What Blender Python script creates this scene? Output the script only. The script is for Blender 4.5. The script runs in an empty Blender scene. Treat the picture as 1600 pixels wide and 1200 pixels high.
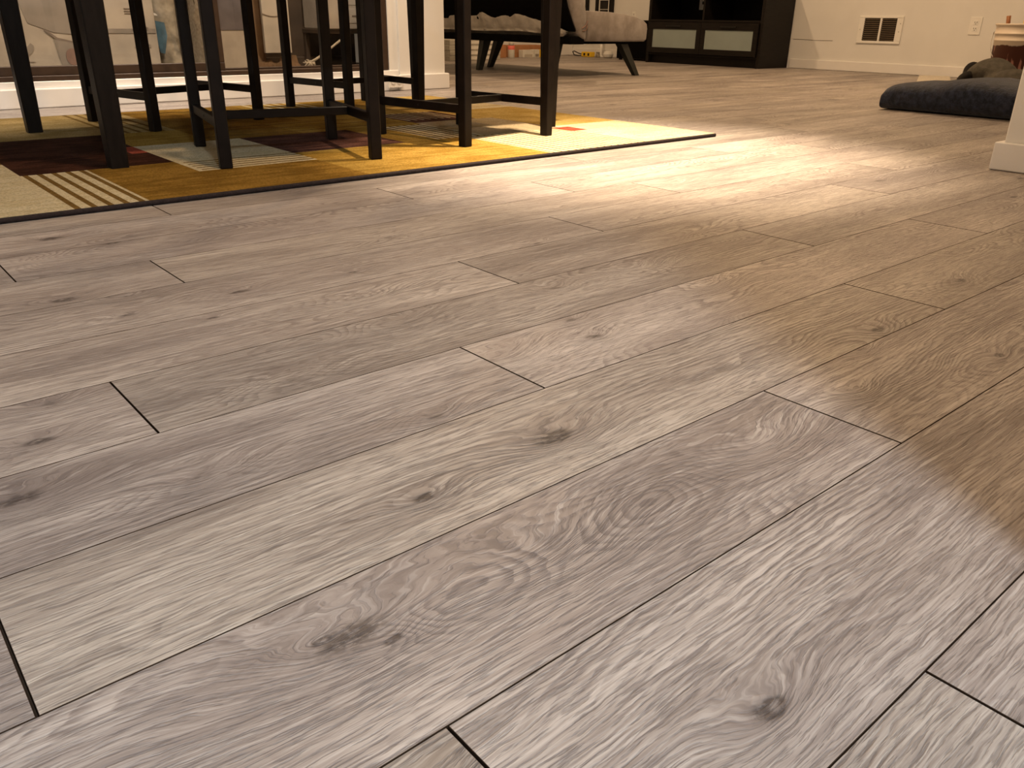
import bpy, bmesh, math, random
from mathutils import Matrix, Vector

random.seed(7)
scene = bpy.context.scene
COL = scene.collection
W = 0.15                 # plank width
LP = 1.125               # plank length
Y0 = 0.1248              # y of the first long joint

# ------------------------------------------------------------------ camera
CAM_H = 0.3575
PITCH, ROLL, YAW = math.radians(24.17), math.radians(0.839), math.radians(40.62)
cam = bpy.data.cameras.new('camera')
cam.sensor_fit = 'HORIZONTAL'
cam.sensor_width = 36.0
cam.lens = 36.0 * 1275.08 / 1600.0
cam.clip_start = 0.02
cam.clip_end = 60
cam_o = bpy.data.objects.new('camera', cam)
COL.objects.link(cam_o)
s, c = math.sin(YAW), math.cos(YAW)
right = Vector((c, -s, 0))
fwdh = Vector((s, c, 0))
up = Vector((0, 0, 1))
fwd = fwdh * math.cos(PITCH) - up * math.sin(PITCH)
upc = fwdh * math.sin(PITCH) + up * math.cos(PITCH)
cr = right * math.cos(ROLL) + upc * math.sin(ROLL)
cu = upc * math.cos(ROLL) - right * math.sin(ROLL)
M = Matrix.Identity(4)
for i in range(3):
    M[i][0] = cr[i]; M[i][1] = cu[i]; M[i][2] = -fwd[i]
M[2][3] = CAM_H
cam_o.matrix_world = M
scene.camera = cam_o

# ------------------------------------------------------------------ world, lamps, exposure
world = bpy.data.worlds.new('world'); scene.world = world
world.use_nodes = True
world.node_tree.nodes['Background'].inputs[0].default_value = (0.9, 0.85, 0.8, 1)
world.node_tree.nodes['Background'].inputs[1].default_value = 0.02
vs = scene.view_settings
vs.view_transform = 'Standard'; vs.look = 'None'; vs.gamma = 1.0
vs.use_curve_mapping = False
vs.exposure = 0.62

WARM = (1.0, 0.67, 0.38)
def downlight(name, loc, watts, color=WARM, size=0.14, angle=None, blend=0.6, target=None):
    if angle:
        l = bpy.data.lights.new(name, 'SPOT'); l.spot_size = math.radians(angle); l.spot_blend = blend
        l.shadow_soft_size = size / 2
    else:
        l = bpy.data.lights.new(name, 'AREA'); l.shape = 'DISK'; l.size = size
    l.energy = watts; l.color = color
    o = bpy.data.objects.new(name, l); COL.objects.link(o); o.location = loc
    if target:
        d = Vector(target) - Vector(loc)
        o.rotation_euler = d.to_track_quat('-Z', 'Y').to_euler()
    return o
CEIL = 2.42
downlight('downlight_rug_corner', (1.85, 1.68, CEIL - .03), 680, color=(1.0, 0.77, 0.54), angle=46, blend=1.0, size=.10)
downlight('downlight_room_a', (2.6, 3.0, CEIL - .03), 20, size=.12)
downlight('downlight_room_b', (4.8, 2.6, CEIL - .03), 28, size=.12)
downlight('fill_partition', (0.85, 1.45, CEIL - .03), 17, size=.12)  # unseen fill lamp added to brighten the partition end and warm the floor
downlight('downlight_room_c', (4.6, 5.2, CEIL - .03), 19, size=.12)
for wx in (0.45, 1.75):  # unseen fill spots, added to brighten the door-wall baseboard and porch cartons
    downlight('fill_wall_wash', (wx, 3.22, CEIL - .03), 135, color=(1.0, 0.84, 0.68), angle=60, blend=0.7, size=.12, target=(wx, 4.0, 0.25))
downlight('kitchen_ceiling_panel', (-0.12, -1.08, CEIL - .03), 40, color=(0.82, 0.94, 1.06), size=.24)

# ------------------------------------------------------------------ node helper
class NT:
    def __init__(self, name):
        self.mat = bpy.data.materials.new(name); self.mat.use_nodes = True
        self.t = self.mat.node_tree; self.t.nodes.clear()
        self.out = self.t.nodes.new('ShaderNodeOutputMaterial')
    def n(self, typ, **kw):
        nd = self.t.nodes.new(typ)
        for k, v in kw.items(): setattr(nd, k, v)
        return nd
    def link(self, a, b): self.t.links.new(a, b)
    def put(self, sock, v):
        if v is None: return
        if isinstance(v, bpy.types.NodeSocket): self.link(v, sock)
        else: sock.default_value = v
    def m(self, op, a, b=None, cc=None, clamp=False):
        nd = self.n('ShaderNodeMath', operation=op, use_clamp=clamp)
        self.put(nd.inputs[0], a); self.put(nd.inputs[1], b)
        if cc is not None: self.put(nd.inputs[2], cc)
        return nd.outputs[0]
    def vm(self, op, a, b=None, scale=None):
        nd = self.n('ShaderNodeVectorMath', operation=op)
        self.put(nd.inputs[0], a)
        if b is not None: self.put(nd.inputs[1], b)
        if scale is not None: self.put(nd.inputs['Scale'], scale)
        return nd.outputs[0]
    def xyz(self, x, y, z=0.0):
        nd = self.n('ShaderNodeCombineXYZ')
        self.put(nd.inputs[0], x); self.put(nd.inputs[1], y); self.put(nd.inputs[2], z)
        return nd.outputs[0]
    def sep(self, v):
        nd = self.n('ShaderNodeSeparateXYZ'); self.put(nd.inputs[0], v); return nd.outputs
    def noise(self, vec, scale=1.0, detail=2.0, rough=0.5, dist=0.0):
        nd = self.n('ShaderNodeTexNoise')
        self.put(nd.inputs['Vector'], vec); nd.inputs['Scale'].default_value = scale
        nd.inputs['Detail'].default_value = detail; nd.inputs['Roughness'].default_value = rough
        nd.inputs['Distortion'].default_value = dist
        return nd.outputs[0]
    def ss(self, v, a, b, lo=0.0, hi=1.0):
        nd = self.n('ShaderNodeMapRange', interpolation_type='SMOOTHSTEP')
        self.put(nd.inputs[0], v); self.put(nd.inputs[1], a); self.put(nd.inputs[2], b)
        self.put(nd.inputs[3], lo); self.put(nd.inputs[4], hi)
        return nd.outputs[0]
    def mix(self, f, a, b, blend='MIX'):
        nd = self.n('ShaderNodeMix', data_type='RGBA', blend_type=blend)
        self.put(nd.inputs[0], f)
        for i, v in ((6, a), (7, b)):
            if isinstance(v, tuple) and len(v) == 3: v = v + (1,)
            self.put(nd.inputs[i], v)
        return nd.outputs[2]
    def bsdf(self, color, rough=0.5, bump=None, bump_d=0.001, bump_s=1.0, spec=0.5, metal=0.0, sheen=0.0, coat=0.0):
        b = self.n('ShaderNodeBsdfPrincipled')
        if isinstance(color, tuple) and len(color) == 3: color = color + (1,)
        self.put(b.inputs['Base Color'], color); self.put(b.inputs['Roughness'], rough)
        b.inputs['Specular IOR Level'].default_value = spec
        b.inputs['Metallic'].default_value = metal
        b.inputs['Sheen Weight'].default_value = sheen
        b.inputs['Coat Weight'].default_value = coat
        if bump is not None:
            bn = self.n('ShaderNodeBump'); bn.inputs['Distance'].default_value = bump_d
            bn.inputs['Strength'].default_value = bump_s
            self.put(bn.inputs['Height'], bump); self.link(bn.outputs[0], b.inputs['Normal'])
        self.link(b.outputs[0], self.out.inputs[0])
        return b

# ------------------------------------------------------------------ wood floor material
def make_wood():
    t = NT('laminate_oak')
    pos = t.n('ShaderNodeNewGeometry').outputs['Position']
    P = t.sep(pos); u, v = P[0], P[1]
    at = t.n('ShaderNodeAttribute', attribute_type='OBJECT', attribute_name='seed')
    row = t.m('FLOOR', t.m('DIVIDE', t.m('SUBTRACT', v, Y0), W))
    sd = t.m('ADD', t.m('MULTIPLY', row, 7.31), at.outputs['Fac'])
    wn = t.n('ShaderNodeTexWhiteNoise', noise_dimensions='1D'); t.put(wn.inputs['W'], sd)
    R = t.sep(wn.outputs['Color']); r1, r2, r3 = R[0], R[1], R[2]
    wn2 = t.n('ShaderNodeTexWhiteNoise', noise_dimensions='1D'); t.put(wn2.inputs['W'], t.m('ADD', sd, 91.7))
    R2 = t.sep(wn2.outputs['Color']); r4, r5, r6 = R2[0], R2[1], R2[2]
    vl = t.m('SUBTRACT', t.m('SUBTRACT', v, Y0), t.m('MULTIPLY', t.m('ADD', row, 0.5), W))   # -W/2..W/2
    us = t.m('ADD', u, t.m('MULTIPLY', r1, 37.0))
    zo = t.m('MULTIPLY', r2, 53.0)
    # knots carried by each plank
    bumpsum = None; core = None; halo = None
    wob = t.noise(t.xyz(t.m('MULTIPLY', us, 22.0), t.m('MULTIPLY', v, 45.0), zo), 1.0, 2.0)
    wv = t.m('MULTIPLY', t.m('SUBTRACT', wob, 0.5), 0.016)
    for nm in ('knot_a', 'knot_b', 'knot_c', 'knot_d', 'knot_e'):
        ka = t.n('ShaderNodeAttribute', attribute_type='OBJECT', attribute_name=nm)
        K = t.sep(ka.outputs['Vector'])
        size = t.m('MAXIMUM', K[2], 0.0001)
        du = t.m('DIVIDE', t.m('SUBTRACT', u, K[0]), t.m('MULTIPLY', size, 2.1))
        dv = t.m('DIVIDE', t.m('ADD', t.m('SUBTRACT', v, K[1]), wv), size)
        q2 = t.m('ADD', t.m('MULTIPLY', du, du), t.m('MULTIPLY', dv, dv))
        g = t.m('EXPONENT', t.m('MULTIPLY', q2, -1.0))
        on = t.m('GREATER_THAN', K[2], 0.0005)
        b = t.m('MULTIPLY', t.m('MULTIPLY', g, on), t.m('MULTIPLY', size, 1.25))
        bumpsum = b if bumpsum is None else t.m('ADD', bumpsum, b)
        cg = t.m('MULTIPLY', t.m('MULTIPLY', t.m('EXPONENT', t.m('MULTIPLY', q2, -9.0)), on), ka.outputs['Alpha'])
        core = cg if core is None else t.m('MAXIMUM', core, cg)
        hg = t.m('MULTIPLY', t.m('MULTIPLY', t.m('EXPONENT', t.m('MULTIPLY', q2, -0.9)), on), ka.outputs['Alpha'])
        halo = hg if halo is None else t.m('MAXIMUM', halo, hg)
    # growth-ring distance of a log cut lengthwise
    n_big = t.noise(t.xyz(t.m('MULTIPLY', us, 2.2), t.m('MULTIPLY', v, 7.0), zo), 1.0, 2.0)
    n_mid = t.noise(t.xyz(t.m('MULTIPLY', us, 8.0), t.m('MULTIPLY', v, 26.0), zo), 1.0, 3.0, 0.6)
    n_tiny = t.noise(t.xyz(t.m('MULTIPLY', us, 45.0), t.m('MULTIPLY', v, 150.0), zo), 1.0, 2.0, 0.6)
    vc = t.m('ADD', vl, t.m('MULTIPLY', t.m('SUBTRACT', r3, 0.5), 0.16))
    vw = t.m('ADD', vc, t.m('MULTIPLY', t.m('SUBTRACT', n_mid, 0.5), 0.020))
    D = t.m('ADD', t.m('MULTIPLY', t.m('SUBTRACT', r4, 0.5), 0.24), t.m('MULTIPLY', t.m('SUBTRACT', n_big, 0.5), 0.32))
    rr = t.m('SQRT', t.m('ADD', t.m('MULTIPLY', vw, vw), t.m('MULTIPLY', D, D)))
    rr = t.m('ADD', rr, bumpsum)
    rr = t.m('ADD', rr, t.m('MULTIPLY', t.m('SUBTRACT', n_tiny, 0.5), 0.0022))
    ph = t.m('FRACT', t.m('DIVIDE', rr, 0.0066))
    line = t.m('MULTIPLY', t.ss(ph, 0.30, 0.85), t.ss(ph, 0.90, 1.0, 1.0, 0.0))
    # pores and fibres, drawn out along the grain and bending round the knots
    vf = t.m('ADD', t.m('ADD', v, t.m('MULTIPLY', bumpsum, 0.8)), t.m('MULTIPLY', t.m('SUBTRACT', n_mid, 0.5), 0.012))
    pore = t.noise(t.xyz(t.m('MULTIPLY', us, 70.0), t.m('MULTIPLY', vf, 700.0), zo), 1.0, 2.0, 0.6)
    pore_v = t.noise(t.xyz(t.m('MULTIPLY', us, 34.0), t.m('MULTIPLY', vf, 560.0), t.m('ADD', zo, 5.0)), 1.0, 3.0, 0.65)
    fib = t.noise(t.xyz(t.m('MULTIPLY', us, 13.0), t.m('MULTIPLY', vf, 540.0), zo), 1.0, 4.0, 0.62)
    fibc = t.noise(t.xyz(t.m('MULTIPLY', us, 6.0), t.m('MULTIPLY', vf, 120.0), t.m('ADD', zo, 2.0)), 1.0, 3.0, 0.6)
    dash = t.ss(pore_v, 0.52, 0.64)
    gate = t.ss(t.noise(t.xyz(t.m('MULTIPLY', us, 2.4), t.m('MULTIPLY', v, 9.0), t.m('ADD', zo, 9.0)), 1.0, 2.0), 0.40, 0.62)
    lineg = t.m('MULTIPLY', line, t.m('ADD', 0.22, t.m('MULTIPLY', gate, 0.78)))
    linep = t.m('MULTIPLY', lineg, t.ss(pore, 0.34, 0.60, 0.2, 1.0))
    # colour
    mott = t.noise(t.xyz(t.m('MULTIPLY', us, 2.6), t.m('MULTIPLY', v, 13.0), t.m('ADD', zo, 3.0)), 1.0, 4.0, 0.55)
    mott2 = t.noise(t.xyz(t.m('MULTIPLY', us, 1.3), t.m('MULTIPLY', v, 8.0), t.m('ADD', zo, 20.0)), 1.0, 3.0, 0.5)
    pale, mid, dark = (0.475, 0.425, 0.378), (0.300, 0.257, 0.227), (0.147, 0.122, 0.113)
    colr = t.mix(t.ss(mott, 0.30, 0.70), mid, pale)
    colr = t.mix(t.m('MULTIPLY', t.ss(mott2, 0.48, 0.72), 0.72), colr, dark)
    colr = t.mix(t.m('MULTIPLY', t.ss(fib, 0.47, 0.64), 0.55), colr, (0.175, 0.148, 0.135))
    colr = t.mix(t.m('MULTIPLY', t.ss(fib, 0.48, 0.36), 0.42), colr, (0.60, 0.56, 0.515))
    colr = t.mix(t.m('MULTIPLY', t.ss(fibc, 0.48, 0.68), 0.38), colr, (0.195, 0.165, 0.152))
    colr = t.mix(t.m('MULTIPLY', linep, 0.66), colr, (0.125, 0.100, 0.090))
    colr = t.mix(t.m('MULTIPLY', dash, 0.50), colr, (0.125, 0.105, 0.098))
    colr = t.mix(t.m('MULTIPLY', halo, 0.42), colr, (0.165, 0.138, 0.130))
    kn = t.noise(t.xyz(t.m('MULTIPLY', us, 130.0), t.m('MULTIPLY', v, 190.0), zo), 1.0, 3.0, 0.6)
    coref = t.m('MULTIPLY', t.ss(core, 0.10, 0.55), t.ss(kn, 0.34, 0.58, 0.35, 1.0))
    colr = t.mix(t.m('MULTIPLY', coref, 0.88), colr, (0.052, 0.042, 0.040))
    val = t.m('ADD', 0.86, t.m('MULTIPLY', r5, 0.30))
    colr = t.mix(1.0, colr, t.xyz(val, val, t.m('ADD', t.m('MULTIPLY', val, 0.985), t.m('MULTIPLY', r6, 0.05))), 'MULTIPLY')
    hgt = t.m('SUBTRACT', t.m('MULTIPLY', fib, 0.25), t.m('ADD', t.m('MULTIPLY', linep, 0.65), t.m('ADD', t.m('MULTIPLY', dash, 0.55), t.m('MULTIPLY', coref, 0.8))))
    rough = t.m('ADD', 0.40, t.m('ADD', t.m('MULTIPLY', lineg, 0.12), t.m('MULTIPLY', mott, 0.08)))
    t.bsdf(colr, rough, bump=hgt, bump_d=0.0006, bump_s=0.9, spec=0.5)
    return t.mat
WOOD = make_wood()

def simple(name, color, rough=0.6, noise_amt=0.12, nscale=30.0, bump=0.0, bscale=None, spec=0.4, metal=0.0, sheen=0.0, stretch=(1, 1, 1), coat=0.0):
    t = NT(name)
    co = t.n('ShaderNodeTexCoord').outputs['Object']
    vec = t.vm('MULTIPLY', co, tuple(stretch))
    nz = t.noise(vec, nscale, 4.0, 0.55)
    a = tuple(max(0, x * (1 - noise_amt)) for x in color); b = tuple(min(1, x * (1 + noise_amt)) for x in color)
    colr = t.mix(t.ss(nz, 0.3, 0.7), a, b)
    bp = None
    if bump: bp = t.noise(vec, bscale or nscale * 4, 3.0, 0.6)
    t.bsdf(colr, rough, bump=bp, bump_d=bump or 0.001, spec=spec, metal=metal, sheen=sheen, coat=coat)
    return t.mat

MAT = dict(
    gap=simple('fibreboard_core', (0.050, 0.030, 0.018), 0.9, spec=0.1),
    wall=simple('wall_paint', (0.75, 0.735, 0.70), 0.75, 0.02, 5, 0.0004, 160),
    white=simple('white_trim_paint', (0.80, 0.78, 0.75), 0.45, 0.02, 8, 0.0002, 120),
    ceil=simple('ceiling_paint', (0.80, 0.77, 0.72), 0.9, 0.02, 5),
    chair=simple('dark_brown_metal', (0.009, 0.006, 0.0045), 0.45, 0.2, 25, 0.0002, 220, spec=0.14),
    table=simple('espresso_wood', (0.010, 0.0072, 0.0055), 0.45, 0.25, 14, 0.0002, 120, stretch=(6, 6, 1), spec=0.16),
    seatpad=simple('black_vinyl', (0.03, 0.025, 0.022), 0.5),
    frame=simple('bronze_window_frame', (0.045, 0.026, 0.016), 0.45, 0.15),
    strip=simple('beige_weatherstrip', (0.50, 0.40, 0.30), 0.7),
    plastic=simple('white_plastic', (0.82, 0.80, 0.75), 0.35, 0.02),
    slot=simple('black_slot', (0.01, 0.008, 0.006), 0.6),
    blackbrown=simple('black_brown_laminate', (0.010, 0.0075, 0.006), 0.5, 0.25, 12, 0, stretch=(1, 1, 8), spec=0.18),
    frost=simple('frosted_glass_panel', (0.25, 0.295, 0.28), 0.35, 0.05, 6),
    handle=simple('dark_bar_handle', (0.03, 0.028, 0.026), 0.35, metal=0.6),
    velvet=None, louvre=simple('brown_louvre', (0.16, 0.11, 0.065), 0.6),
    blackcloth=simple('black_dust_cloth', (0.004, 0.0035, 0.0035), 0.95, spec=0.03),
    sheet=simple('white_fleece_lining', (0.70, 0.65, 0.58), 0.9, 0.12, 14, 0.002, 60),
    leg=simple('black_leg_paint', (0.016, 0.017, 0.014), 0.4),
    carton=simple('brown_cardboard', (0.42, 0.20, 0.09), 0.85, 0.08, 20),
    whitebox=simple('white_carton', (0.70, 0.67, 0.60), 0.7, 0.06, 20),
    greybox=simple('grey_plank_carton', (0.42, 0.39, 0.33), 0.7, 0.14, 20, stretch=(1, 1, 6)),
    yellow=simple('yellow_plastic', (0.80, 0.50, 0.02), 0.45, 0.06),
    red=simple('red_band', (0.75, 0.16, 0.12), 0.5),
    cream=simple('cream_print_box', (0.42, 0.365, 0.30), 0.7, 0.10, 9),
    grey1=simple('grey_print', (0.26, 0.225, 0.19), 0.7, 0.10, 14),
    grey2=simple('pale_print', (0.48, 0.43, 0.36), 0.7, 0.06, 14),
    ink=simple('printed_ink', (0.20, 0.16, 0.13), 0.7),
    pinkp=simple('rosy_print', (0.24, 0.15, 0.12), 0.7),
    bag=simple('clear_sack', (0.30, 0.26, 0.20), 0.4, 0.35, 18, 0.004, 20),
    blue=simple('blue_sack_print', (0.075, 0.15, 0.21), 0.5, 0.25, 25),
    darkbrown=simple('dark_brown_board', (0.075, 0.05, 0.032), 0.7, 0.2, 6),
    slate=simple('slate_purple_card', (0.13, 0.112, 0.115), 0.7, 0.15, 20),
    tan=simple('tan_cardboard', (0.22, 0.13, 0.065), 0.8, 0.15, 10),
    rope=simple('frayed_rope', (0.40, 0.34, 0.26), 0.9, 0.2, 80, 0.003, 150),
    wire=simple('handle_wire', (0.35, 0.32, 0.28), 0.35, metal=0.9),
    bucket=None, blanket=None,
    jacket=simple('dark_grey_fleece', (0.070, 0.062, 0.048), 0.95, 0.2, 40, 0.003, 120),
    hood=simple('black_fleece', (0.010, 0.008, 0.007), 0.95),
    stickw=simple('brown_tool_handle', (0.35, 0.14, 0.05), 0.5),
    scrap=simple('pale_offcut', (0.58, 0.52, 0.42), 0.6, 0.08, 12, stretch=(1, 8, 1)),
    rugedge=simple('rug_binding', (0.022, 0.013, 0.012), 0.9, 0.3, 120, 0.002, 300),
    rugback=simple('rug_backing', (0.20, 0.14, 0.09), 0.95),
    concrete=simple('porch_floor', (0.10, 0.075, 0.055), 0.9),
    porchwall=simple('porch_siding', (0.16, 0.12, 0.09), 0.9),
)
def velvet():
    t = NT('taupe_velvet')
    co = t.n('ShaderNodeTexCoord').outputs['Object']
    nz = t.noise(co, 7.0, 4.0, 0.6); nf = t.noise(co, 220.0, 2.0)
    colr = t.mix(t.ss(nz, 0.35, 0.68), (0.20, 0.172, 0.152), (0.32, 0.285, 0.262))
    t.bsdf(colr, 0.85, bump=nf, bump_d=0.001, spec=0.2, sheen=0.35); return t.mat
MAT['velvet'] = velvet()
def blanket_m():
    t = NT('navy_moving_blanket')
    co = t.n('ShaderNodeTexCoord').outputs['Object']
    nz = t.noise(co, 35.0, 5.0, 0.7); nb = t.noise(co, 9.0, 3.0)
    colr = t.mix(t.ss(nz, 0.35, 0.72), (0.009, 0.012, 0.022), (0.034, 0.043, 0.076))
    colr = t.mix(t.m('MULTIPLY', t.ss(nb, .5, .75), .4), colr, (0.055, 0.050, 0.060))
    t.bsdf(colr, 0.95, bump=nz, bump_d=0.006, spec=0.15, sheen=0.3); return t.mat
MAT['blanket'] = blanket_m()
def bucket_m():
    # mud-stained pail: the stain has a ragged upper edge and runs
    t = NT('stained_bucket_plastic')
    co = t.n('ShaderNodeTexCoord').outputs['Object']; P = t.sep(co)
    ang = t.m('ARCTAN2', P[1], P[0])
    nz = t.noise(t.xyz(t.m('MULTIPLY', ang, 1.2), 0.0, t.m('MULTIPLY', P[2], 2.0)), 1.6, 3.0)
    edge = t.m('ADD', P[2], t.m('MULTIPLY', t.m('SUBTRACT', nz, 0.5), 0.05))
    f = t.ss(edge, 0.232, 0.240, 1.0, 0.0)
    run = t.ss(t.noise(t.xyz(t.m('MULTIPLY', ang, 4.0), t.m('MULTIPLY', P[2], 5.0), 4.0), 1.0, 2.0), 0.56, 0.60)
    dk = t.mix(run, (0.085, 0.022, 0.012), (0.50, 0.24, 0.18))
    colr = t.mix(f, (0.72, 0.62, 0.50), dk)
    t.bsdf(colr, 0.45, spec=0.4); return t.mat
MAT['bucket'] = bucket_m()
def glass_m():
    t = NT('window_glass')
    tr = t.n('ShaderNodeBsdfTransparent'); tr.inputs[0].default_value = (0.97, 0.965, 0.95, 1)
    gl = t.n('ShaderNodeBsdfGlossy'); gl.inputs['Roughness'].default_value = 0.02
    fr = t.n('ShaderNodeFresnel'); fr.inputs[0].default_value = 1.45
    bf = t.n('ShaderNodeNewGeometry').outputs['Backfacing']
    mx = t.n('ShaderNodeMixShader'); t.link(t.m('MULTIPLY', fr.outputs[0], t.m('SUBTRACT', 1.0, bf)), mx.inputs[0])
    t.link(tr.outputs[0], mx.inputs[1]); t.link(gl.outputs[0], mx.inputs[2]); t.link(mx.outputs[0], t.out.inputs[0])
    return t.mat
MAT['glass'] = glass_m()
def pile(name, a, b):
    t = NT(name)
    pos = t.n('ShaderNodeNewGeometry').outputs['Position']
    nf = t.noise(pos, 210.0, 3.0, 0.7); nm = t.noise(pos, 9.0, 4.0, 0.6)
    ns = t.noise(t.vm('MULTIPLY', pos, (4.0, 30.0, 1.0)), 1.5, 3.0, 0.6)
    colr = t.mix(t.ss(t.m('ADD', t.m('MULTIPLY', nm, 0.5), t.m('MULTIPLY', ns, 0.5)), 0.42, 0.58), a, b)
    colr = t.mix(t.m('MULTIPLY', t.ss(nf, 0.42, 0.66), 0.6), colr, tuple(x * 0.45 for x in a))
    t.bsdf(colr, 0.95, bump=nf, bump_d=0.005, spec=0.03, sheen=0.0); return t.mat
RUGM = dict(
    gold=pile('rug_gold', (0.29, 0.170, 0.030), (0.43, 0.270, 0.060)),
    amber=pile('rug_amber', (0.20, 0.108, 0.018), (0.32, 0.180, 0.034)),
    yellow=pile('rug_yellow', (0.46, 0.310, 0.085), (0.56, 0.400, 0.140)),
    cream=pile('rug_cream', (0.60, 0.500, 0.300), (0.68, 0.590, 0.390)),
    tan=pile('rug_tan', (0.38, 0.300, 0.180), (0.45, 0.360, 0.230)), sand=pile('rug_sand', (0.34, 0.235, 0.085), (0.46, 0.335, 0.150)),
    maroon=pile('rug_maroon', (0.034, 0.014, 0.009), (0.075, 0.030, 0.018)),
    purple=pile('rug_plum', (0.060, 0.026, 0.020), (0.135, 0.062, 0.046)),
    red=pile('rug_red', (0.30, 0.060, 0.035), (0.38, 0.090, 0.055)),
    olive=pile('rug_olive', (0.165, 0.095, 0.025), (0.21, 0.125, 0.036)),
    dark=pile('rug_dark_line', (0.075, 0.040, 0.022), (0.10, 0.055, 0.030)),
)

# ------------------------------------------------------------------ mesh helpers
def prop(o, label=None, cat=None, group=None, kind=None):
    if label: o['label'] = label
    if cat: o['category'] = cat
    if group: o['group'] = group
    if kind: o['kind'] = kind
    return o
def empty(name, loc=(0, 0, 0), rz=0.0):
    o = bpy.data.objects.new(name, None); COL.objects.link(o)
    o.location = loc; o.rotation_euler = (0, 0, rz); o.empty_display_size = 0.05
    return o
def link_mesh(name, bm, mat, parent=None, smooth=False, loc=None):
    me = bpy.data.meshes.new(name); bmesh.ops.recalc_face_normals(bm, faces=bm.faces[:])
    bm.to_mesh(me); bm.free()
    for mm in (mat if isinstance(mat, (list, tuple)) else [mat]): me.materials.append(mm)
    if smooth:
        for p in me.polygons: p.use_smooth = True
    o = bpy.data.objects.new(name, me); COL.objects.link(o)
    if parent: o.parent = parent
    if loc: o.location = loc
    return o
def bbox(bm, lo, hi, bev=0.0, seg=1, mat=None):
    m = Matrix.Translation([(a + b) / 2 for a, b in zip(lo, hi)]) @ Matrix.Diagonal([abs(b - a) for a, b in zip(lo, hi)] + [1])
    if mat: m = mat @ m
    r = bmesh.ops.create_cube(bm, size=1.0, matrix=m)
    if bev:
        es = {e for vv in r['verts'] for e in vv.link_edges}
        bmesh.ops.bevel(bm, geom=list(es), offset=bev, segments=seg, affect='EDGES', profile=0.5)
def box(name, lo, hi, mat, parent=None, bev=0.002, seg=1, xf=None, smooth=False):
    bm = bmesh.new(); bbox(bm, lo, hi, bev, seg, xf)
    return link_mesh(name, bm, mat, parent, smooth)
def tube(bm, pts, rad, n=10, cap=True):
    rings = []
    for i, p in enumerate(pts):
        p = Vector(p)
        d = (Vector(pts[min(i + 1, len(pts) - 1)]) - Vector(pts[max(i - 1, 0)])).normalized()
        a = d.orthogonal().normalized() if i == 0 else (rings[-1][1] - d * rings[-1][1].dot(d)).normalized()
        b = d.cross(a)
        r = rad[i] if isinstance(rad, (list, tuple)) else rad
        rings.append(([bm.verts.new(p + (a * math.cos(k * 2 * math.pi / n) + b * math.sin(k * 2 * math.pi / n)) * r) for k in range(n)], a))
    for (A, _), (B, _) in zip(rings, rings[1:]):
        for k in range(n): bm.faces.new((A[k], A[(k + 1) % n], B[(k + 1) % n], B[k]))
    if cap:
        bm.faces.new(rings[0][0][::-1]); bm.faces.new(rings[-1][0])
def lathe(bm, prof, n=32, cap=True):
    rings = [[bm.verts.new((r * math.cos(2 * math.pi * k / n), r * math.sin(2 * math.pi * k / n), z)) for k in range(n)] for r, z in prof]
    for A, B in zip(rings, rings[1:]):
        for k in range(n): bm.faces.new((A[k], A[(k + 1) % n], B[(k + 1) % n], B[k]))
    if cap:
        bm.faces.new(rings[0][::-1])
def loft(bm, sections, cap=True):
    rings = [[bm.verts.new(p) for p in s_] for s_ in sections]
    n = len(rings[0])
    for A, B in zip(rings, rings[1:]):
        for k in range(n): bm.faces.new((A[k], A[(k + 1) % n], B[(k + 1) % n], B[k]))
    if cap:
        bm.faces.new(rings[0][::-1]); bm.faces.new(rings[-1])

# ------------------------------------------------------------------ floor and its planks
XMIN, XMAX, YMIN, YMAX = -2.2, 6.64, -2.6, 6.86
floor = box('floor', (XMIN, YMIN, -0.06), (XMAX, YMAX, -0.0105), MAT['gap'], bev=0)
prop(floor, 'grey oak laminate plank floor running through the whole room', kind='structure')
JOINTS = {-1: 0.44, 0: 0.192, 1: 0.716, 2: 0.021, 3: 0.539, 4: 0.189, 5: 0.761, 6: 1.096, 7: 0.379, 8: 0.191, 9: 0.98, 10: 0.519}
def plank_mesh(L):
    g, ge, b = 0.00036, 0.0009, 0.0003
    bm = bmesh.new()
    lo = [(ge, g), (L - ge, g), (L - ge, W - g), (ge, W - g)]
    ti = [(ge + b, g + b), (L - ge - b, g + b), (L - ge - b, W - g - b), (ge + b, W - g - b)]
    vb = [bm.verts.new((x, y, -0.010)) for x, y in lo]
    vm_ = [bm.verts.new((x, y, -b)) for x, y in lo]
    vt = [bm.verts.new((x, y, 0.0)) for x, y in ti]
    for k in range(4):
        j = (k + 1) % 4
        for f_ in (bm.faces.new((vb[k], vb[j], vm_[j], vm_[k])), bm.faces.new((vm_[k], vm_[j], vt[j], vt[k]))): f_.material_index = 1
    bm.faces.new(vt); bm.faces.new(vb[::-1])
    return bm
_cache = {}
def plank_data(L):
    k = round(L, 3)
    if k not in _cache:
        bm = plank_mesh(k); me = bpy.data.meshes.new('plank'); bm.to_mesh(me); bm.free(); me.materials.append(WOOD); me.materials.append(MAT['gap']); _cache[k] = me
    return _cache[k]
rj = random.Random(11)
planks = []
row = int(math.floor((YMIN - Y0) / W))
while Y0 + row * W < YMAX:
    y = Y0 + row * W
    off = JOINTS.get(row, rj.uniform(0, LP))
    x = off - LP * 12
    while x < XMAX:
        a, b = max(x, XMIN), min(x + LP, XMAX)
        if b - a > 0.03 and y > YMIN - W and y + W < YMAX + W: planks.append((a, b, y, row))
        x += LP
    row += 1

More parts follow.
